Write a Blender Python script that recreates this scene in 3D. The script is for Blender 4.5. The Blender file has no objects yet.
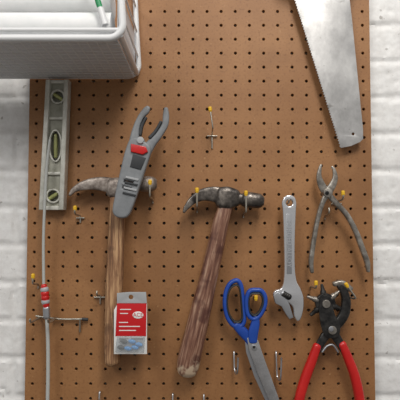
import bpy, bmesh, math, random
from mathutils import Vector, Matrix, noise
random.seed(4)
scene = bpy.context.scene
try:
    scene.view_settings.view_transform = 'Standard'
except Exception: pass

# ---------------- survey geometry: board front face is the plane y=0 ----------
D = 0.85; S = 0.00177; F = D / S; TH = math.radians(2.5)
C = Vector((0, -D*math.cos(TH), -D*math.sin(TH)))
FW = Vector((0, math.cos(TH), math.sin(TH))); UP = Vector((0, -math.sin(TH), math.cos(TH)))
def P(px, py, h=0.0):
    """photo measurement -> world point standing h metres in front of the board"""
    d = FW + Vector((1,0,0))*((px-200)/F) + UP*((200-py)/F)
    return C + d*((-h - C.y)/d.y)
def sc(h): return S*(D-h)/D

# ---------------- materials ----------------
def srgb(c):
    return tuple(((v/255)/12.92 if v/255 <= 0.04045 else ((v/255+0.055)/1.055)**2.4) for v in c)+(1,)
def mat(name, c1, c2=None, c3=None, scale=40, stretch=(1,1,1), rot=(0,0,0), rough=0.5, metal=0.0,
        bump=0.0, bscale=None, lo=0.35, hi=0.65, alpha=1, coat=0, detail=6, wear=None, spots=None):
    m = bpy.data.materials.new(name); m.use_nodes = True
    n = m.node_tree.nodes; l = m.node_tree.links
    b = n['Principled BSDF']
    b.inputs['Roughness'].default_value = rough; b.inputs['Metallic'].default_value = metal
    b.inputs['Base Color'].default_value = srgb(c1)
    if coat: b.inputs['Coat Weight'].default_value = coat; b.inputs['Coat Roughness'].default_value=0.15
    b.inputs['Alpha'].default_value = alpha
    tc = n.new('ShaderNodeTexCoord'); mp0 = n.new('ShaderNodeMapping'); mp = n.new('ShaderNodeMapping')
    mp0.inputs['Rotation'].default_value = rot
    mp.inputs['Scale'].default_value = stretch
    l.new(tc.outputs['Object'], mp0.inputs['Vector']); l.new(mp0.outputs['Vector'], mp.inputs['Vector'])
    out = None
    if c2:
        t = n.new('ShaderNodeTexNoise'); t.inputs['Scale'].default_value = scale; t.inputs['Detail'].default_value = detail
        t.inputs['Roughness'].default_value = 0.65
        l.new(mp.outputs['Vector'], t.inputs['Vector'])
        r = n.new('ShaderNodeValToRGB')
        r.color_ramp.elements[0].position = lo; r.color_ramp.elements[0].color = srgb(c1)
        r.color_ramp.elements[1].position = hi; r.color_ramp.elements[1].color = srgb(c2)
        if c3:
            e = r.color_ramp.elements.new((lo+hi)/2 + 0.0); e.color = srgb(c3)
        l.new(t.outputs['Fac'], r.inputs['Fac']); out = r.outputs['Color']
    def layer(out, col, fac):
        mx = n.new('ShaderNodeMix'); mx.data_type='RGBA'
        l.new(fac, mx.inputs[0]); l.new(out, mx.inputs[6]); mx.inputs[7].default_value = srgb(col)
        return mx.outputs[2]
    if spots and out:   # (colour, scale, threshold, strength) blotches of grime / chips
        for col, s_, th_, st_ in spots:
            t = n.new('ShaderNodeTexNoise'); t.inputs['Scale'].default_value = s_; t.inputs['Detail'].default_value = 4
            l.new(mp0.outputs['Vector'], t.inputs['Vector'])
            mr = n.new('ShaderNodeMapRange'); mr.inputs['From Min'].default_value=th_; mr.inputs['From Max'].default_value=th_+0.08
            mr.inputs['To Max'].default_value=st_
            l.new(t.outputs['Fac'], mr.inputs['Value']); out = layer(out, col, mr.outputs[0])
    if wear and out:    # (colour, z where wear is full, z where wear starts)
        col, z0, z1 = wear
        sp = n.new('ShaderNodeSeparateXYZ'); l.new(tc.outputs['Object'], sp.inputs[0])
        mr = n.new('ShaderNodeMapRange'); mr.inputs['From Min'].default_value=z1; mr.inputs['From Max'].default_value=z0
        mr.inputs['To Min'].default_value=-0.35; mr.inputs['To Max'].default_value=0.12
        l.new(sp.outputs['Z'], mr.inputs['Value'])
        t = n.new('ShaderNodeTexNoise'); t.inputs['Scale'].default_value=90; t.inputs['Detail'].default_value=5
        l.new(mp0.outputs['Vector'], t.inputs['Vector'])
        ad = n.new('ShaderNodeMath'); ad.operation='ADD'; l.new(mr.outputs[0], ad.inputs[0]); l.new(t.outputs['Fac'], ad.inputs[1])
        m2 = n.new('ShaderNodeMapRange'); m2.inputs['From Min'].default_value=0.5; m2.inputs['From Max'].default_value=0.62; m2.inputs['To Max'].default_value=0.85
        l.new(ad.outputs[0], m2.inputs['Value']); out = layer(out, col, m2.outputs[0])
    if out: l.new(out, b.inputs['Base Color'])
    if bump:
        t2 = n.new('ShaderNodeTexNoise'); t2.inputs['Scale'].default_value = bscale or scale*2
        t2.inputs['Detail'].default_value = 5
        l.new(mp.outputs['Vector'], t2.inputs['Vector'])
        bp = n.new('ShaderNodeBump'); bp.inputs['Strength'].default_value = bump; bp.inputs['Distance'].default_value = 0.002
        l.new(t2.outputs['Fac'], bp.inputs['Height']); l.new(bp.outputs['Normal'], b.inputs['Normal'])
    return m

M = {}
M['board'] = mat('hardboard', (144,99,59), (168,121,77), (156,110,68), scale=9, rough=0.55, bump=0.14, bscale=300, lo=0.3, hi=0.7, detail=12,
                 spots=[((122,82,48),5,0.56,0.4),((122,80,46),240,0.56,0.45),((200,156,110),170,0.66,0.5),((96,62,36),110,0.70,0.5)])
M['brick'] = mat('white_painted_brick', (230,229,227), (246,246,245), scale=60, rough=0.5, bump=0.25, bscale=120,
                 spots=[((146,141,134),70,0.66,0.7)])
M['wood_a'] = mat('weathered_ash', (96,66,46), (200,160,118), (148,108,76), scale=110, stretch=(2.2,2.2,0.14), rough=0.6, bump=0.3, bscale=130, lo=0.34, hi=0.64,
                 spots=[((80,52,38),35,0.58,0.55)])
M['wood_b'] = mat('varnished_hickory', (80,47,37), (180,146,122), (126,86,68), scale=100, stretch=(2.2,2.2,0.14), rot=(0,math.radians(-13),0), rough=0.34, bump=0.2, bscale=120, lo=0.34, hi=0.67, coat=0.4,
                 spots=[((68,30,25),26,0.53,0.65)], wear=((196,174,148),-0.285,-0.235))
M['rust_a'] = mat('rusty_steel', (100,90,84), (184,174,165), (140,129,121), scale=70, rough=0.42, metal=0.45, bump=0.3)
M['rust_b'] = mat('dark_oxidised_steel', (56,52,50), (146,138,130), (94,88,83), scale=60, rough=0.32, metal=0.6, bump=0.25)
M['dark'] = mat('blackened_steel', (30,30,31), (70,68,66), scale=90, rough=0.34, metal=0.5, bump=0.2)
M['oldsteel'] = mat('old_grey_steel', (116,111,104), (182,177,168), (148,142,134), scale=80, rough=0.35, metal=0.7, bump=0.2)
M['saw'] = mat('saw_steel', (152,151,150), (224,223,221), (192,191,190), scale=22, stretch=(1,1,0.7), rough=0.32, metal=0.6, bump=0.04, bscale=200, lo=0.28, hi=0.72, detail=12,
               spots=[((104,98,90),70,0.66,0.5)])
M['steel'] = mat('bright_steel', (190,190,192), (220,220,222), scale=50, rough=0.25, metal=0.9)
M['chrome'] = mat('chrome', (234,235,238), rough=0.18, metal=0.88)
M['satin'] = mat('satin_chrome', (176,178,182), rough=0.4, metal=0.8)
M['wire'] = mat('zinc_wire', (178,172,160), rough=0.35, metal=0.85)
M['yellow'] = mat('yellow_vinyl', (230,182,36), rough=0.4)
M['greyp'] = mat('grey_plastic', (120,123,126), (140,143,146), scale=40, rough=0.42)
M['greyd'] = mat('dark_grey_plastic', (48,50,53), rough=0.5)
M['greyl'] = mat('light_grey_plastic', (170,172,174), rough=0.45)
M['red'] = mat('red_plastic', (190,26,26), (206,38,34), scale=30, rough=0.32)
M['redc'] = mat('red_card', (200,28,34), rough=0.35)
M['whitec'] = mat('white_print', (236,236,234), rough=0.5)
M['blue'] = mat('blue_plastic', (30,70,158), (38,80,172), scale=30, rough=0.35)
M['bluel'] = mat('pale_blue_plastic', (70,140,200), rough=0.35)
M['green'] = mat('green_plastic', (20,140,84), rough=0.4)
M['level'] = mat('cast_aluminium', (188,187,176), (222,221,212), scale=50, rough=0.45, metal=0.3, bump=0.12)
M['leveld'] = mat('level_web_paint', (146,146,132), (176,175,162), scale=60, rough=0.5, metal=0.2)
M['vial'] = mat('vial_fluid', (172,176,112), rough=0.15, coat=0.5)
M['whitep'] = mat('white_enamel', (226,227,228), rough=0.35)
M['paper'] = mat('white_paper', (228,230,230), (240,240,240), scale=30, rough=0.6)
M['clear'] = mat('clear_blister', (225,230,232), rough=0.12, alpha=0.22)
M['liner'] = mat('frosted_liner', (212,214,217), rough=0.45)
M['hose'] = mat('clear_grey_tube', (186,188,184), rough=0.3)
M['batten'] = mat('pine_batten', (60,44,30), rough=0.8)

# ---------------- builders ----------------
def empty(name, loc=(0,0,0)):
    e = bpy.data.objects.new(name, None); e.empty_display_size = 0.02
    e.location = loc
    scene.collection.objects.link(e); return e
def link(name, me, material, parent=None, smooth=True):
    ob = bpy.data.objects.new(name, me); scene.collection.objects.link(ob)
    if material is not None:
        me.materials.clear(); me.materials.append(M[material])
    if smooth:
        for p in me.polygons: p.use_smooth = True
        try: me.set_sharp_from_angle(angle=math.radians(38))
        except Exception: pass
    if parent: ob.parent = parent
    return ob
def cr(pts, k=6, closed=False):
    """Catmull-Rom resample of tuples"""
    n = len(pts); out = []
    rng = range(n) if closed else range(n-1)
    for i in rng:
        g = lambda j: pts[j % n] if closed else pts[min(max(j,0), n-1)]
        p0,p1,p2,p3 = g(i-1),g(i),g(i+1),g(i+2)
        for s in range(k):
            t = s/k
            out.append(tuple(0.5*((2*b)+(-a+c)*t+(2*a-5*b+4*c-d)*t*t+(-a+3*b-3*c+d)*t**3) for a,b,c,d in zip(p0,p1,p2,p3)))
    if not closed: out.append(tuple(pts[-1]))
    return out
def circ(cx, cy, r, n=24, ry=None):
    ry = ry or r
    return [(cx+r*math.cos(2*math.pi*i/n), cy+ry*math.sin(2*math.pi*i/n)) for i in range(n)]
def plate(name, outline, h0, h1, material, parent=None, holes=(), bevel=0.0008, smooth=False, k=5):
    """flat part parallel to the board between heights h0<h1, with real holes"""
    hm = (h0+h1)/2
    cu = bpy.data.curves.new(name, 'CURVE'); cu.dimensions = '2D'; cu.fill_mode = 'BOTH'
    loops = [cr(outline, k, True) if smooth else outline] + [list(x) for x in holes]
    for lp in loops:
        sp = cu.splines.new('POLY'); sp.points.add(len(lp)-1)
        for i, q in enumerate(lp):
            w = P(q[0], q[1], hm); sp.points[i].co = (w.x, w.z, 0, 1)
        sp.use_cyclic_u = True
    b = min(bevel, (h1-h0)*0.45)
    cu.extrude = (h1-h0)/2 - b; cu.bevel_depth = b; cu.bevel_resolution = 2; cu.offset = -b
    tmp = bpy.data.objects.new('tmp', cu); scene.collection.objects.link(tmp)
    dg = bpy.context.evaluated_depsgraph_get(); dg.update()
    me = bpy.data.meshes.new_from_object(tmp.evaluated_get(dg))
    bpy.data.objects.remove(tmp); 
    me.transform(Matrix.Translation((0,-hm,0)) @ Matrix.Rotation(math.pi/2, 4, 'X'))
    bm = bmesh.new(); bm.from_mesh(me); bmesh.ops.remove_doubles(bm, verts=bm.verts, dist=1e-6)
    bmesh.ops.recalc_face_normals(bm, faces=bm.faces); bm.to_mesh(me); bm.free()
    return link(name, me, material, parent)
def skin_rings(name, rings, material, parent, caps=True, closed=False):
    me = bpy.data.meshes.new(name); bm = bmesh.new()
    vr = [[bm.verts.new(v) for v in r] for r in rings]
    n = len(rings[0]); m = len(vr)
    for i in range(m if closed else m-1):
        a, b = vr[i], vr[(i+1) % m]
        for j in range(n): bm.faces.new((a[j], a[(j+1)%n], b[(j+1)%n], b[j]))
    if caps and not closed: bm.faces.new(vr[0]); bm.faces.new(vr[-1])
    bmesh.ops.recalc_face_normals(bm, faces=bm.faces)
    bm.to_mesh(me); bm.free()
    return link(name, me, material, parent)
def loft(name, pts, material, parent=None, e=2.0, k=6, n=20, round_ends=True, closed=False, smooth=True):
    """pts: (px, py, h, width_px, thickness_m). In-plane width / out-of-plane thickness sweep"""
    q = cr(pts, k, closed) if smooth else pts
    W = [P(a[0], a[1], a[2]) for a in q]; m = len(q); rings = []
    def ring(c, t, w, th):
        per = Vector((-t.z, 0, t.x))
        if per.length < 1e-6: per = Vector((1,0,0))
        per.normalize(); nn = t.cross(per).normalized()
        out = []
        for j in range(n):
            a = 2*math.pi*j/n; ca, sa = math.cos(a), math.sin(a)
            x = math.copysign(abs(ca)**(2/e), ca)*w/2; y = math.copysign(abs(sa)**(2/e), sa)*th/2
            out.append(c + per*x + nn*y)
        return out
    for i in range(m):
        if closed: t = W[(i+1)%m]-W[i-1]
        else: t = W[min(i+1,m-1)]-W[max(i-1,0)]
        t.normalize(); w = q[i][3]*sc(q[i][2]); th = q[i][4]
        if i == 0 and round_ends and not closed:
            for f, s in ((0.32,0.55),(0.2,0.82),(0.07,0.96)): rings.append(ring(W[0]-t*min(w,th)*f, t, w*s, th*s))
        rings.append(ring(W[i], t, w, th))
        if i == m-1 and round_ends and not closed:
            for f, s in ((0.07,0.96),(0.2,0.82),(0.32,0.55)): rings.append(ring(W[i]+t*min(w,th)*f, t, w*s, th*s))
    return skin_rings(name, rings, material, parent, closed=closed)
def rod(name, pts, r, material, parent=None, n=10, k=5, smooth=True, closed=False):
    """round tube through world points"""
    q = [Vector(v) for v in (cr([tuple(p) for p in pts], k, closed) if smooth else pts)]
    m = len(q); rings = []; nrm = None
    for i in range(m):
        t = (q[(i+1)%m]-q[i-1]) if closed else (q[min(i+1,m-1)]-q[max(i-1,0)])
        t.normalize()
        if nrm is None:
            nrm = t.orthogonal().normalized()
        nrm = (nrm - t*nrm.dot(t)).normalized(); b = t.cross(nrm)
        rr = r[i] if isinstance(r,(list,tuple)) else r
        rings.append([q[i]+(nrm*math.cos(2*math.pi*j/n)+b*math.sin(2*math.pi*j/n))*rr for j in range(n)])
    return skin_rings(name, rings, material, parent, closed=closed)
def pin(name, px, py, h0, h1, rpx, material, parent, n=20):
    """round boss standing out of the board plane"""
    return plate(name, circ(px, py, rpx, n), h0, h1, material, parent, bevel=0.0006)

# ---------------- wall_back : painted brick, displaced mesh ----------------
def build_wall():
    x0,x1,z0,z1 = -0.62,0.62,-0.56,0.60; st = 0.004
    nx = int((x1-x0)/st); nz = int((z1-z0)/st); yb = 0.0265
    bh, bw, mj = 0.0677, 0.204, 0.006
    vs=[]; fs=[]
    for j in range(nz+1):
        z = z0+j*st; row = math.floor((z+0.013)/bh); fz = (z+0.013)-row*bh
        for i in range(nx+1):
            x = x0+i*st; xo = x + (bw/2 if row%2 else 0) + 0.03
            fx = xo - math.floor(xo/bw)*bw
            wob = 0.0022*noise.noise(Vector((x*40,z*40,1)))
            d = min(fz, bh-fz, fx, bw-fx) - mj/2 + wob
            t = min(max(d/0.005,0),1); t = t*t*(3-2*t)
            pit = noise.noise(Vector((x*75,z*75,21)))
            y = yb + 0.0030*(1-t) + 0.0012*noise.noise(Vector((x*30,z*30,5))) + 0.0007*noise.noise(Vector((x*170,z*170,9))) + 0.007*max(0,pit-0.38)
            vs.append((x,max(y,0.0235),z))
    for j in range(nz):
        for i in range(nx):
            a=j*(nx+1)+i; fs.append((a,a+1,a+nx+2,a+nx+1))
    nb=len(vs)
    vs += [(x0,0.12,z0),(x1,0.12,z0),(x1,0.12,z1),(x0,0.12,z1)]
    fs.append((nb,nb+3,nb+2,nb+1))
    me = bpy.data.meshes.new('wall_back'); me.from_pydata(vs,[],fs); me.update()
    link('wall_back', me, 'brick')
build_wall()

# ---------------- pegboard with drilled holes ----------------
IN = 0.0254
def build_board():
    R = 0.0026; N = 16; T = 0.005
    me = bpy.data.meshes.new('pegboard'); bm = bmesh.new()
    cols = 24; r0, r1 = -16, 19
    def sq(i):
        a = 2*math.pi*i/N + math.pi/4; c, s = math.cos(a), math.sin(a); k = 0.5/max(abs(c),abs(s)); return c*k*IN, s*k*IN
    for r in range(r0, r1):
        for c in range(cols):
            cx = (c-11.5)*IN; cz = (r+0.5)*IN - 0.003
            fo=[];fi=[];bo=[];bi=[]; fm=[]
            for i in range(N):
                sx,sz = sq(i); a = 2*math.pi*i/N+math.pi/4
                fo.append(bm.verts.new((cx+sx,0,cz+sz))); bo.append(bm.verts.new((cx+sx,T,cz+sz)))
                fm.append(bm.verts.new((cx+(R+0.0005)*math.cos(a),0,cz+(R+0.0005)*math.sin(a))))
                fi.append(bm.verts.new((cx+R*math.cos(a),0.0005,cz+R*math.sin(a)))); bi.append(bm.verts.new((cx+R*math.cos(a),T,cz+R*math.sin(a))))
            for i in range(N):
                j=(i+1)%N
                for p,q in ((fo,fm),(fm,fi),(fi,bi),(bi,bo)):
                    bm.faces.new((p[i],p[j],q[j],q[i]))
    bmesh.ops.remove_doubles(bm, verts=bm.verts, dist=1e-5)
    X=12*IN
    z_lo = r0*IN-0.003; z_hi = r1*IN-0.003
    def q4(a): bm.faces.new([bm.verts.new(v) for v in a])
    q4([(-X,0,z_lo),(-X,T,z_lo),(-X,T,z_hi),(-X,0,z_hi)]); q4([(X,0,z_lo),(X,T,z_lo),(X,T,z_hi),(X,0,z_hi)])
    q4([(-X,0,z_lo),(X,0,z_lo),(X,T,z_lo),(-X,T,z_lo)]); q4([(-X,0,z_hi),(X,0,z_hi),(X,T,z_hi),(-X,T,z_hi)])
    bmesh.ops.recalc_face_normals(bm, faces=bm.faces)
    bm.to_mesh(me); bm.free()
    return link('pegboard', me, 'board', smooth=False)
board = build_board()
def box(name, x0,x1,y0,y1,z0,z1, material, parent=None, bev=0.001):
    me = bpy.data.meshes.new(name); bm = bmesh.new(); bmesh.ops.create_cube(bm, size=1)
    for v in bm.verts: v.co = ((x0+x1)/2+v.co.x*(x1-x0),(y0+y1)/2+v.co.y*(y1-y0),(z0+z1)/2+v.co.z*(z1-z0))
    if bev: bmesh.ops.bevel(bm, geom=bm.edges[:], offset=bev, segments=2, affect='EDGES')
    bm.to_mesh(me); bm.free(); return link(name, me, material, parent)
for i,(a,b) in enumerate(((-0.297,-0.270),(0.270,0.297))):
    box('batten_%d'%i, a,b,0.0052,0.0232,-0.40,0.47,'batten',board)

# ---------------- pegboard hooks ----------------
def hook(tx, ty, h=0.045, drop=16, tip=True, bar=0, rise=12, lean=0, wr=0.0016):
    """L hook: bracket wire on the board, arm out, upturned end with vinyl tip at photo position tx,ty"""
    e = empty('pegboard_hook')
    tp = P(tx, ty, h); rs = rise*S
    elbow = Vector((tp.x-lean*S, -h, tp.z-rs))
    base = Vector((elbow.x, -0.002, elbow.z - 0.002))
    low = Vector((elbow.x, -0.002, elbow.z - drop*S))
    rod('arm', [low, (low+base)/2, base+Vector((0,0,-0.004)), base+Vector((0,-0.005,0)), (base+elbow)/2, elbow+Vector((0,0.005,0)), elbow+Vector((0,-0.001,0.004)), tp], wr, 'wire', e)
    if tip:
        d=(tp-elbow).normalized()
        rod('vinyl_tip', [tp-d*0.0065, tp-d*0.003, tp+d*0.0005, tp+d*0.0025], [0.0024]*3+[0.0032]*8+[0.003,0.0028,0.0024,0.0018,0.0008], 'yellow', e)
    if bar:
        z=base.z-0.004
        rod('crossbar', [Vector((base.x-bar*S,-0.0025,z)), Vector((base.x,-0.0035,z)), Vector((base.x+bar*S,-0.0025,z))], wr, 'wire', e)
    return e

# ---------------- claw hammers ----------------
def hammer(poll, neck, cheek, claw, handle, head_mat, handle_mat, hc):
    e = empty('claw_hammer')
    loft('striking_face', [(a,b,hc,w,t) for a,b,w,t in poll], head_mat, e, e=2.4)
    loft('neck', [(a,b,hc,w,t) for a,b,w,t in neck], head_mat, e, e=2.6, round_ends=False)
    loft('cheek', [(a,b,hc,w,t) for a,b,w,t in cheek], head_mat, e, e=3.5)
    for s,nm in ((1,'claw_prong_front'),(-1,'claw_prong_rear')):
        n=len(claw)
        loft(nm, [(a,b,hc+s*(0.0035+0.0045*i/(n-1)),w,t) for i,(a,b,w,t) in enumerate(claw)], head_mat, e, e=3)
    loft('handle', [(a,b,hc,w,t) for a,b,w,t in handle], handle_mat, e, e=2.5, n=28)
    return e
hammer(poll=[(259,201,15,0.026),(250,200,16,0.028),(245,200,15,0.026)],
       neck=[(247,200,12,0.022),(240,199,11.5,0.019),(232,199,15,0.021)],
       cheek=[(236,198,18,0.023),(228,198,23,0.026),(220,198,22,0.025)],
       claw=[(222,196,17.5,0.010),(212,194,15,0.0095),(202,195,12,0.008),(193,200,8.5,0.007),(186,208,5,0.006),(184,212,2.8,0.005)],
       handle=[(226,206,14,0.018),(221,222,16,0.021),(215,250,17,0.022),(208,280,18,0.024),(202,305,20,0.027),(195,335,22,0.030),(190,355,23,0.030),(188,366,22,0.029),(187.5,371,20,0.027)],
       head_mat='rust_b', handle_mat='wood_b', hc=0.027)
hammer(poll=[(152,184,15,0.026),(146,184,16,0.028),(141,184,15,0.026)],
       neck=[(143,184,12,0.022),(135,185,11,0.019),(127,186,14,0.021)],
       cheek=[(127,188,17,0.023),(119,188,21,0.025),(111,188,20,0.024)],
       claw=[(113,186,16,0.010),(103,184,14.5,0.0095),(92,184,12,0.008),(82,186,9,0.007),(74,190,5.5,0.006),(70,195,3,0.005)],
       handle=[(117,196,14,0.018),(117,215,15,0.021),(116,245,16,0.022),(115,270,17,0.024),(114,295,17,0.026),(113,325,16,0.026),(112,345,15,0.026),(112,361,14,0.026)],
       head_mat='rust_a', handle_mat='wood_a', hc=0.025)

hook(197,189,0.052,drop=5,rise=17); hook(246,192,0.052,drop=5,rise=19)
hook(150,181,0.052,drop=5,tip=True,rise=15)
hook(210,108,0.040,drop=16,bar=5,rise=20,lean=-2.5,wr=0.0013)

# ---------------- grey plastic spring pliers ----------------
g = empty('plastic_hose_pliers')
hg = 0.052
plate('handle_shell', [(132,138),(143,141),(150,146),(151,153),(147,166),(141,184),(135,202),(130,214),(125,218),(117,217),(113,211),(115,198),(118,183),(122,166),(126,150)], hg-0.008, hg+0.008, 'greyp', g, smooth=True, k=4, bevel=0.0035,
      holes=[[(125,180),(134,182),(133,184.5),(124.5,182.5)],[(123.5,186),(132,188),(131,190.5),(123,188.5)]])
plate('shell_inlay', [(133,154),(146,158),(141,170),(130,167)], hg+0.006, hg+0.0095, 'greyd', g, bevel=0.001)
for i in range(4):
    y=176+i*5.2; x=126-i*1.0
    plate('grip_rib_%d'%i, [(x,y),(x+13,y+3),(x+12.4,y+5),(x-0.5,y+2)], hg+0.006, hg+0.0098, 'greyd' if i%2 else 'greyl', g, bevel=0.0005)
loft('left_jaw', [(134,147,hg,12,0.014),(135,136,hg,9,0.012),(137,126,hg,6.5,0.010),(141,117,hg,6,0.010),(146,111,hg,7,0.010),(148,108,hg,5,0.009)], 'greyp', g, e=3.5)
loft('right_jaw', [(146,151,hg-0.002,12,0.014),(152,143,hg-0.002,9,0.012),(159,135,hg-0.002,7,0.010),(165,125,hg-0.002,6.5,0.010),(166,116,hg-0.002,6.5,0.010),(166,109,hg-0.002,4.5,0.009)], 'greyp', g, e=3.5)
loft('jaw_teeth_left', [(140,135,hg,4,0.009),(142,126,hg,3.4,0.008),(146,118,hg,3,0.008)], 'greyd', g, e=4)
loft('jaw_teeth_right', [(150,138,hg,4,0.009),(156,131,hg,3.4,0.008),(161,122,hg,3,0.008)], 'greyd', g, e=4)
plate('red_release', [(131,144),(146,147),(148,152),(143,155),(131,152)], hg+0.004, hg+0.012, 'red', g, bevel=0.0015)
pin('pivot', 141,141,hg-0.008,hg+0.011,3.4,'greyl',g)

# ---------------- blister pack ----------------
b = empty('hardware_blister_pack')
hb=0.043
plate('backing_card', [(118,303),(147,303),(147,354),(114,354),(114,310)], hb, hb+0.001, 'whitec', b, bevel=0.0002)
plate('hang_tab', [(117,293),(129,292),(146,292),(147,304),(117,304)], hb, hb+0.001, 'greyl', b, holes=[circ(131,297,2.4,12)], bevel=0.0002)
plate('red_label', [(117,303.5),(146.5,303.5),(146,336),(115.5,336)], hb+0.001, hb+0.0022, 'redc', b, bevel=0.0003)
def text(name, s, px, py, size_px, h, material, parent, rot=0):
    cu = bpy.data.curves.new(name,'FONT'); cu.body=s; cu.size=size_px*S; cu.extrude=0.0001; cu.align_x='CENTER'; cu.align_y='CENTER'
    t=bpy.data.objects.new('tmp',cu); scene.collection.objects.link(t)
    dg=bpy.context.evaluated_depsgraph_get(); dg.update()
    me=bpy.data.meshes.new_from_object(t.evaluated_get(dg)); bpy.data.objects.remove(t)
    w=P(px,py,h)
    me.transform(Matrix.Translation(w) @ Matrix.Rotation(rot,4,'Y') @ Matrix.Rotation(math.pi/2,4,'X'))
    return link(name, me, material, parent, smooth=False)
plate('white_logo_oval', circ(138,315,5.5,20,3.6), hb+0.0022, hb+0.0027, 'whitec', b, bevel=0.0001)
text('logo_text','ACE',138,315,5,hb+0.0029,'redc',b)
for i,(xa,xb,y) in enumerate(((120,131,309),(120,128,313),(119,128,322),(119,140,326),(119,136,330))):
    plate('print_line_%d'%i, [(xa,y),(xb,y),(xb,y+0.9),(xa,y+0.9)], hb+0.0022, hb+0.0026, 'whitec', b, bevel=0.0001)
plate('window_panel', [(117,337),(145,337),(144,352),(115.5,352)], hb+0.001, hb+0.002, 'greyl', b, bevel=0.0002)
for i,(x,y) in enumerate(((121,347),(128,348),(135,347),(124,341),(132,341),(139,344))):
    loft('fastener_%d'%i, [(x-2.6,y,hb+0.005,3,0.005),(x,y+0.5,hb+0.005,4.4,0.006),(x+2.6,y+1,hb+0.005,3,0.005)], 'bluel' if i%3 else 'greyd', b)
plate('clear_bubble', [(117,336.5),(145,336.5),(144,352.5),(115,352.5)], hb+0.002, hb+0.011, 'clear', b, bevel=0.003)

# ---------------- spirit level ----------------
lv = empty('spirit_level')
def lx(y, side):
    t=(y-81)/(210-81); return (47.5+(40.5-47.5)*t) if side==0 else (70+(65-70)*t)
def lerpx(y,f): return lx(y,0)+(lx(y,1)-lx(y,0))*f
hw=[circ(lerpx(y,0.5),y,r,24,ry) for y,r,ry in ((97,6,6),(146,5.6,15),(196,6,6))]
plate('web', [(lerpx(82,.08),82),(lerpx(82,.92),82),(lerpx(209,.92),209),(lerpx(209,.08),209)], 0.010,0.014,'leveld',lv,holes=hw)
for nm,f0,f1 in (('left_flange',0,0.2),('right_flange',0.8,1.0)):
    plate(nm, [(lerpx(81,f0),81),(lerpx(81,f1),81),(lerpx(210,f1),210),(lerpx(210,f0),210)], 0.003,0.023,'level',lv,bevel=0.0012)
plate('end_top', [(lerpx(81,.15),81),(lerpx(81,.85),81),(lerpx(85,.85),84.5),(lerpx(85,.15),84.5)], 0.005,0.020,'level',lv)
plate('end_bottom', [(lerpx(206,.15),206),(lerpx(206,.85),206),(lerpx(210,.85),210),(lerpx(210,.15),210)], 0.005,0.020,'level',lv)
plate('back_plate', [(lerpx(82,.1),82),(lerpx(82,.9),82),(lerpx(209,.9),209),(lerpx(209,.1),209)], 0.003,0.0045,'leveld',lv)
for i,(y,r,ry) in enumerate(((97,7.4,7.4),(146,7,16.5),(196,7.4,7.4))):
    cx=lerpx(y,.5)
    plate('vial_bezel_%d'%i, circ(cx,y,r,28,ry), 0.012,0.018,'level',lv,holes=[circ(cx,y,r-1.8,28,ry-1.8)])
for i,(y,dx,dy) in enumerate(((97,4.5,3),(146,0,11),(196,4.5,-3))):
    cx=lerpx(y,.5)
    loft('vial_%d'%i, [(cx-dx,y-dy,0.011,3.4,0.006),(cx,y,0.011,4,0.007),(cx+dx,y+dy,0.011,3.4,0.006)], 'vial', lv)
for i,y in enumerate((117,172)):
    plate('web_rib_%d'%i, [(lerpx(y,.18),y),(lerpx(y,.82),y),(lerpx(y+3,.82),y+3),(lerpx(y+3,.18),y+3)], 0.012,0.018,'level',lv)
hook(75,207,0.04,drop=8,bar=4,rise=7)

# ---------------- long flexible pick-up tool ----------------
f = empty('flexible_pickup_tool')
loft('upper_shaft', [(50,140,0.034,2.6,0.0046),(47,165,0.034,2.8,0.005),(45,200,0.033,2.8,0.005),(43.5,240,0.03,2.8,0.005),(43.8,288,0.027,3,0.005)], 'hose', f)
loft('red_grip', [(44,286,0.027,6,0.011),(45,295,0.027,7.5,0.013),(46,304,0.027,6.5,0.012),(46.5,310,0.027,4.5,0.008)], 'red', f)
loft('collar', [(46.5,308,0.027,6.5,0.011),(46.8,317,0.027,6.5,0.011)], 'satin', f, e=3)
loft('lower_shaft', [(46.8,315,0.027,3.6,0.006),(48,345,0.026,3.6,0.006),(48,380,0.026,3.6,0.006),(47,420,0.026,3.6,0.006)], 'hose', f)
for i in range(4):
    loft('grip_ring_%d'%i, [(44.6+0.3*i,289+4*i,0.027,8.2,0.014),(44.7+0.3*i,290.2+4*i,0.027,8.2,0.014)], 'greyl' if i in (0,3) else 'red', f)
hook(33,275,0.03,drop=6,rise=9)
d = empty('double_prong_bracket')
rod('rail', [P(36,316,0.006),P(60,319,0.006),P(84,319,0.006)], 0.0018,'wire',d)
for i,x in enumerate((39,56)):
    a=P(x,318,0.006); rod('prong_%d'%i, [a,a+Vector((0,-0.02,0)),a+Vector((0,-0.04,0.001)),a+Vector((0,-0.045,0.007))],0.0018,'wire',d)
rod('foot', [P(80,319,0.006),P(80,324,0.005),P(80,332,0.003)],0.0016,'wire',d)
rod('rubber_end', [P(82,319,0.006),P(88,319.5,0.006)],0.0028,'greyd',d, smooth=False)
hook(97,291,0.03,drop=10,tip=False,bar=6,rise=5)

# ---------------- handsaw ----------------
s = empty('handsaw')
teeth=[]; a=(291,-14); bb=(341,147); N=62
for i in range(N):
    t0=i/N
    x=a[0]+(bb[0]-a[0])*t0; y=a[1]+(bb[1]-a[1])*t0
    teeth.append((x,y)); teeth.append((x-1.3+(bb[0]-a[0])/N*0.5, y+0.5+(bb[1]-a[1])/N*0.5))
outline = teeth+[(341,148),(351,146),(360,142),(363,139),(363,130),(361,110),(358,80),(355,50),(352,20),(348,-14)]
plate('blade', outline, 0.0175, 0.0187, 'saw', s, bevel=0.0002, holes=[circ(353,134,1.5,12)])
plate('wooden_handle', [(289,-12),(350,-12),(356,-40),(352,-78),(322,-88),(292,-82),(268,-60),(272,-30)], 0.0075,0.0285,'wood_a',s,smooth=True,k=4,bevel=0.004,
      holes=[cr([(296,-40),(330,-36),(334,-56),(318,-66),(298,-60)],4,True)])

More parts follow.
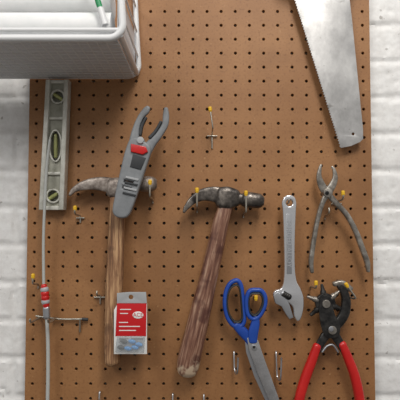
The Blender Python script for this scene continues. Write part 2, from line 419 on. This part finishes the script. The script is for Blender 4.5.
# ---------------- old end-cutting pliers ----------------
pl = empty('slim_pliers'); hp=0.024
loft('left_jaw', [(327,193,hp,9,0.007),(322,186,hp,8,0.007),(319,177,hp,5.5,0.006),(320,168,hp,3.2,0.005),(321,165,hp,2.4,0.004)], 'oldsteel', pl, e=3)
loft('right_jaw', [(327,193,hp+0.004,9,0.007),(332,186,hp+0.004,7.5,0.007),(335,178,hp+0.004,5.5,0.006),(334,170,hp+0.004,3.4,0.005),(332,167,hp+0.004,2.4,0.004)], 'oldsteel', pl, e=3)
pin('pivot', 327,193,hp-0.006,hp+0.0105,4.6,'oldsteel',pl)
pin('pivot_screw', 327,193,hp+0.009,hp+0.0118,2.0,'dark',pl)
loft('left_handle', [(328,192,hp+0.004,7,0.007),(322,204,hp+0.003,5,0.008),(317,222,hp,4.8,0.009),(313,245,hp,5,0.009),(311,262,hp,5,0.009),(312,272,hp,3.6,0.008)], 'oldsteel', pl, e=2.6)
loft('right_handle', [(326,192,hp,7,0.007),(335,202,hp+0.001,5.8,0.008),(346,214,hp,5.4,0.009),(355,230,hp,5.4,0.009),(362,248,hp,5.6,0.009),(367,262,hp,5.4,0.009),(368,271,hp,3.6,0.008)], 'oldsteel', pl, e=2.6)
hook(343,192,0.042,drop=5,rise=7,bar=5); hook(329,208,0.03,drop=5,tip=False,rise=6)

# ---------------- adjustable wrench ----------------
w = empty('adjustable_wrench'); hw_=0.026
plate('body', cr([(289,195),(294,197),(296,203),(295.5,212),(294.5,240),(294.5,265),(296,280),(300,288),(303,297),(303,308),(300.5,318),(297,321),(294,316),(292.5,307),(287,302),(281,302.5),(276,299),(273,294),(275,290),(280,288.5),(283,283),(284,268),(283.5,240),(282.5,212),(281.5,203),(284,197)],4,True),
      hw_-0.005,hw_+0.005,'chrome',w,bevel=0.002,holes=[circ(289,203,3.2,20)])
plate('handle_recess', [(286.5,214),(291.5,214),(291.8,274),(286.8,274)], hw_+0.0045,hw_+0.0056,'satin',w,bevel=0.0004)
text('raised_lettering','FORGED ALLOY',289,244,6.2,hw_+0.006,'chrome',w,rot=math.pi/2)
plate('movable_jaw', [(273,295),(277,291),(284,296),(289,304),(293,317),(289,319),(285,313),(281,306),(275,303)], hw_-0.0042,hw_+0.0062,'satin',w,bevel=0.0012)
loft('adjusting_knurl', [(282,293,hw_+0.003,6,0.010),(289,297,hw_+0.003,6,0.010)], 'satin', w, e=2.2)
for i in range(4):
    loft('knurl_ring_%d'%i,[(283+i*1.8,293.5+i*1.03,hw_+0.003,6.8,0.0112),(283.6+i*1.8,293.9+i*1.03,hw_+0.003,6.8,0.0112)],'dark',w)
hook(289,200,0.036,drop=4,tip=False,rise=2.5)

# ---------------- scissors ----------------
x = empty('scissors'); hs=0.024
def ringloft(nm, pts, wpx, th, m, h, e=2.4):
    return loft(nm, [(a,b_,h,wpx,th) for a,b_ in pts], m, x, e=e, closed=True, k=6)
big=[(234,281),(229,285),(225.5,294),(225,306),(227.5,317),(233,325),(240,326.5),(244,321),(243.5,310),(242.5,297),(241,286),(238,281)]
small=[(256,290),(250,291),(247,297),(246.5,306),(248.5,315),(254,319),(260,315),(264.5,306),(265,297),(261.5,291)]
ringloft('lower_loop', big, 4.6, 0.011, 'blue', hs)
ringloft('upper_loop', small, 4.6, 0.011, 'blue', hs+0.004)
def inset(p,f):
    cx=sum(a for a,_ in p)/len(p); cy=sum(b_ for _,b_ in p)/len(p)
    return [(cx+(a-cx)*f, cy+(b_-cy)*f) for a,b_ in p]
ringloft('lower_loop_lining', inset(big,.80), 2.2, 0.012, 'greyd', hs)
ringloft('upper_loop_lining', inset(small,.76), 2.2, 0.012, 'greyd', hs+0.004)
loft('lower_shank', [(236,325,hs,8,0.011),(242,331,hs,10,0.011),(248,338,hs,9,0.009),(252,345,hs,7,0.007)], 'blue', x, e=3)
loft('upper_shank', [(256,317,hs+0.004,7,0.010),(255,325,hs+0.004,9,0.010),(253,334,hs+0.004,10,0.009),(253,342,hs+0.004,8,0.007)], 'blue', x, e=3)
plate('front_blade', [(247,338),(252,336),(258,340),(262,352),(270,374),(278,396),(284,416),(280,416),(268,398),(257,372),(249,350)], hs+0.0035,hs+0.0055,'steel',x,bevel=0.0006)
plate('rear_blade', [(245,342),(250,338),(257,343),(260,356),(267,378),(274,398),(281,418),(279,418),(266,402),(254,376),(246,352)], hs-0.001,hs+0.0015,'satin',x,bevel=0.0005)
pin('pivot_screw', 254,347,hs-0.003,hs+0.0075,2.8,'satin',x)
pin('screw_slot', 254,347,hs+0.007,hs+0.0082,1.5,'dark',x)
hook(256,296.5,0.036,drop=1.5,tip=True,rise=1.5)

# ---------------- revolving leather punch ----------------
r = empty('revolving_leather_punch'); hr=0.024
wc=(325,303)
plate('turret_wheel', circ(wc[0],wc[1],10,28), hr-0.005,hr+0.005,'dark',r,bevel=0.0015,holes=[circ(wc[0],wc[1],2,12)])
for i in range(6):
    an=math.radians(20+60*i); c_,s_=math.cos(an),math.sin(an)
    loft('punch_tube_%d'%i, [(wc[0]+8*c_,wc[1]+8*s_,hr,6.4,0.011),(wc[0]+12*c_,wc[1]+12*s_,hr,6.0,0.010),(wc[0]+13*c_,wc[1]+13*s_,hr,4.4,0.0075),(wc[0]+18.5*c_,wc[1]+18.5*s_,hr,3.8-0.25*i,0.006)], 'oldsteel' if i%2 else 'dark', r, smooth=False)
pin('turret_hub', wc[0],wc[1],hr-0.009,hr+0.0115,4,'oldsteel',r)
plate('turret_yoke_front', [(321,297),(329,296),(332,304),(335,315),(340,326),(338,336),(328,338),(322,330),(319,312)], hr+0.0055,hr+0.0085,'dark',r,smooth=True,k=3)
plate('turret_yoke_rear', [(321,297),(329,296),(332,304),(335,315),(340,326),(338,336),(328,338),(322,330),(319,312)], hr-0.009,hr-0.006,'dark',r,smooth=True,k=3)
loft('anvil_jaw', [(328,332,hr,11,0.009),(337,324,hr,10,0.010),(344,314,hr,10,0.011),(346,302,hr,9,0.012),(344,292,hr,8,0.012),(340,285,hr,8,0.012)], 'dark', r, e=3.2)
loft('anvil', [(334,284,hr,5,0.012),(342,283,hr,6,0.013),(350,289,hr,6,0.013)], 'oldsteel', r, e=3.5)
pin('pivot_bolt', 331,329,hr-0.010,hr+0.0115,4.2,'oldsteel',r)
pin('pivot_nut', 331,329,hr+0.0105,hr+0.013,2.6,'satin',r)
loft('left_arm', [(332,328,hr-0.003,10,0.007),(325,336,hr,9,0.008),(319,346,hr,8,0.008),(315,356,hr,6,0.007)], 'dark', r, e=3)
loft('right_arm', [(330,328,hr+0.003,10,0.007),(336,337,hr,9,0.008),(342,347,hr,8,0.008),(347,357,hr,6,0.007)], 'dark', r, e=3)
loft('left_grip', [(317,346,hr,8,0.014),(312,360,hr,9,0.016),(306,376,hr,9.5,0.017),(301,392,hr,9.5,0.017),(297,410,hr,9,0.016)], 'red', r, e=2.6)
loft('right_grip', [(342,344,hr,8,0.014),(348,358,hr,9,0.016),(354,374,hr,9.5,0.017),(358,390,hr,9.5,0.017),(361,410,hr,9,0.016)], 'red', r, e=2.6)
loft('return_spring', [(322,352,hr,2.2,0.005),(327,346,hr,2.2,0.005),(333,345,hr,2.2,0.005),(338,352,hr,2.2,0.005)], 'satin', r)
hook(316,282,0.044,drop=3,rise=6); hook(346,284,0.046,drop=5,rise=14,lean=-8)

# ---------------- empty hooks low on the board ----------------
def uhook(px,py0,py1):
    e=empty('pegboard_hook')
    a=P(px,py0,0.004); z1=P(px,py1,0.02).z
    rod('wire_loop',[Vector((a.x-0.002,-0.002,a.z)),Vector((a.x-0.002,-0.006,a.z)),Vector((a.x-0.002,-0.009,a.z-0.012)),Vector((a.x-0.0015,-0.012,z1+0.006)),Vector((a.x,-0.020,z1)),Vector((a.x+0.002,-0.028,z1+0.006)),Vector((a.x+0.003,-0.030,a.z-0.010)),Vector((a.x+0.003,-0.031,a.z-0.002))],0.0017,'steel',e)
uhook(235,352,374); uhook(277,352,380); uhook(174,394,412); uhook(205,395,412); uhook(101,392,412)

# ---------------- white wire basket with rolls ----------------
k = empty('white_wire_basket')
zb = P(140,77,0.004).z; xr=P(139,80,0.004).x; xl=-0.44; yb_=-0.008; yf=-0.185
zt = 0.46
def V(*a): return Vector(a)
box('bottom_liner', xl, xr-0.008, yf+0.004, yb_-0.001, zb-0.0036, zb+0.002, 'liner', k, bev=0.0005)
def xs(z): return xr - 0.05*max(0,z-zb)      # sides lean in slightly
def corner(y, r):
    pts=[V(xl,y,zb),V(xr-0.025,y,zb)]
    for i in range(0,9):
        a=math.radians(-90+i*11.25); R=0.02
        pts.append(V(xr-R+R*math.cos(a), y, zb+R+R*math.sin(a)))
    pts += [V(xs(zb+0.08),y,zb+0.08),V(xs(zt),y,zt)]
    return pts
rod('rail_back',corner(yb_,0),0.0046,'whitep',k,smooth=False,n=14)
rod('rail_front',corner(yf,0),0.0054,'whitep',k,smooth=False,n=14)
rod('rail_side',[V(xr-0.004,yb_,zb+0.006),V(xr-0.004,yf,zb+0.006)],0.0050,'whitep',k,smooth=False,n=14)
box('side_liner', xr-0.0085, xr-0.0065, yf+0.004, yb_-0.001, zb+0.004, zb+0.075, 'liner', k, bev=0.0005)
for j in range(5):
    zz=zb+0.035+j*0.045
    rod('side_wire_%d'%j,[V(xs(zz),yb_,zz),V(xs(zz),yf,zz)],0.0018,'whitep',k,smooth=False)
i=0; xx=xl+0.01
while xx<xr-0.012:
    rod('bottom_wire_%d'%i,[V(xx,yb_,zb-0.0034),V(xx,yf,zb-0.0034)],0.0010,'whitep',k,smooth=False,n=8)
    i+=1; xx+=0.0135
for j in range(1,13):
    yy=yb_+(yf-yb_)*j/13
    rod('cross_wire_%d'%j,[V(xl,yy,zb-0.0036),V(xr-0.006,yy,zb-0.0036)],0.0009,'whitep',k,smooth=False,n=8)
rod('front_wire_low',[V(xl,yf,zb+0.012),V(xr,yf,zb+0.012)],0.0032,'whitep',k,smooth=False)
for nm,yy,zz,rr,xe in (('paper_roll',yf+0.034,zb+0.028,0.022,xr-0.02),('paper_roll_rear',yf+0.09,zb+0.030,0.026,xr-0.03),('paper_roll_top',yf+0.06,zb+0.078,0.024,xr-0.025)):
    rod(nm,[V(xl,yy,zz),V(xe,yy,zz)],rr,'paper',k,n=32,smooth=False)
rod('green_marker',[V(xr-0.050,yf+0.006,zb+0.10),V(xr-0.026,yf+0.006,zb+0.022)],0.0042,'green',k,smooth=False,n=14)
rod('marker_cap',[V(xr-0.0335,yf+0.006,zb+0.046),V(xr-0.026,yf+0.006,zb+0.0215)],0.0050,'whitep',k,smooth=False,n=14)

# ---------------- camera ----------------
cd = bpy.data.cameras.new('camera'); cam = bpy.data.objects.new('camera', cd); scene.collection.objects.link(cam)
cd.sensor_width = 36; cd.lens = 36*F/400; cam.location = C
cam.rotation_euler = (math.radians(90)+TH, 0, 0); cd.clip_start=0.01
scene.camera = cam

# ---------------- lights ----------------
def area(name, loc, target, size, power, col=(1,1,1), sy=None):
    l = bpy.data.lights.new(name,'AREA'); l.energy=power; l.size=size; l.color=col
    if sy: l.shape='RECTANGLE'; l.size_y=sy
    o = bpy.data.objects.new(name,l); scene.collection.objects.link(o); o.location=loc
    o.rotation_euler=(Vector(target)-Vector(loc)).to_track_quat('-Z','Y').to_euler()
area('ceiling_light',(0.3,-1.1,1.25),(0,0,0.1),0.35,16,(1,0.96,0.905),0.9)
area('ceiling_light_far',(-0.9,-1.8,1.2),(0,0,0),0.6,11,(1,0.98,0.95))
wd = bpy.data.worlds.new('room'); scene.world = wd; wd.use_nodes=True
n=wd.node_tree.nodes; l=wd.node_tree.links; bg=n['Background']
tc=n.new('ShaderNodeTexCoord'); sp=n.new('ShaderNodeSeparateXYZ'); rp=n.new('ShaderNodeValToRGB'); mr=n.new('ShaderNodeMapRange')
mr.inputs['From Min'].default_value=-1; mr.inputs['From Max'].default_value=1
l.new(tc.outputs['Generated'],sp.inputs[0]); l.new(sp.outputs['Z'],mr.inputs['Value']); l.new(mr.outputs[0],rp.inputs[0]); l.new(rp.outputs[0],bg.inputs[0])
rp.color_ramp.elements[0].position=0.2; rp.color_ramp.elements[0].color=(0.14,0.125,0.11,1)
rp.color_ramp.elements[1].position=0.8; rp.color_ramp.elements[1].color=(0.88,0.87,0.86,1)
bg.inputs[1].default_value=0.6
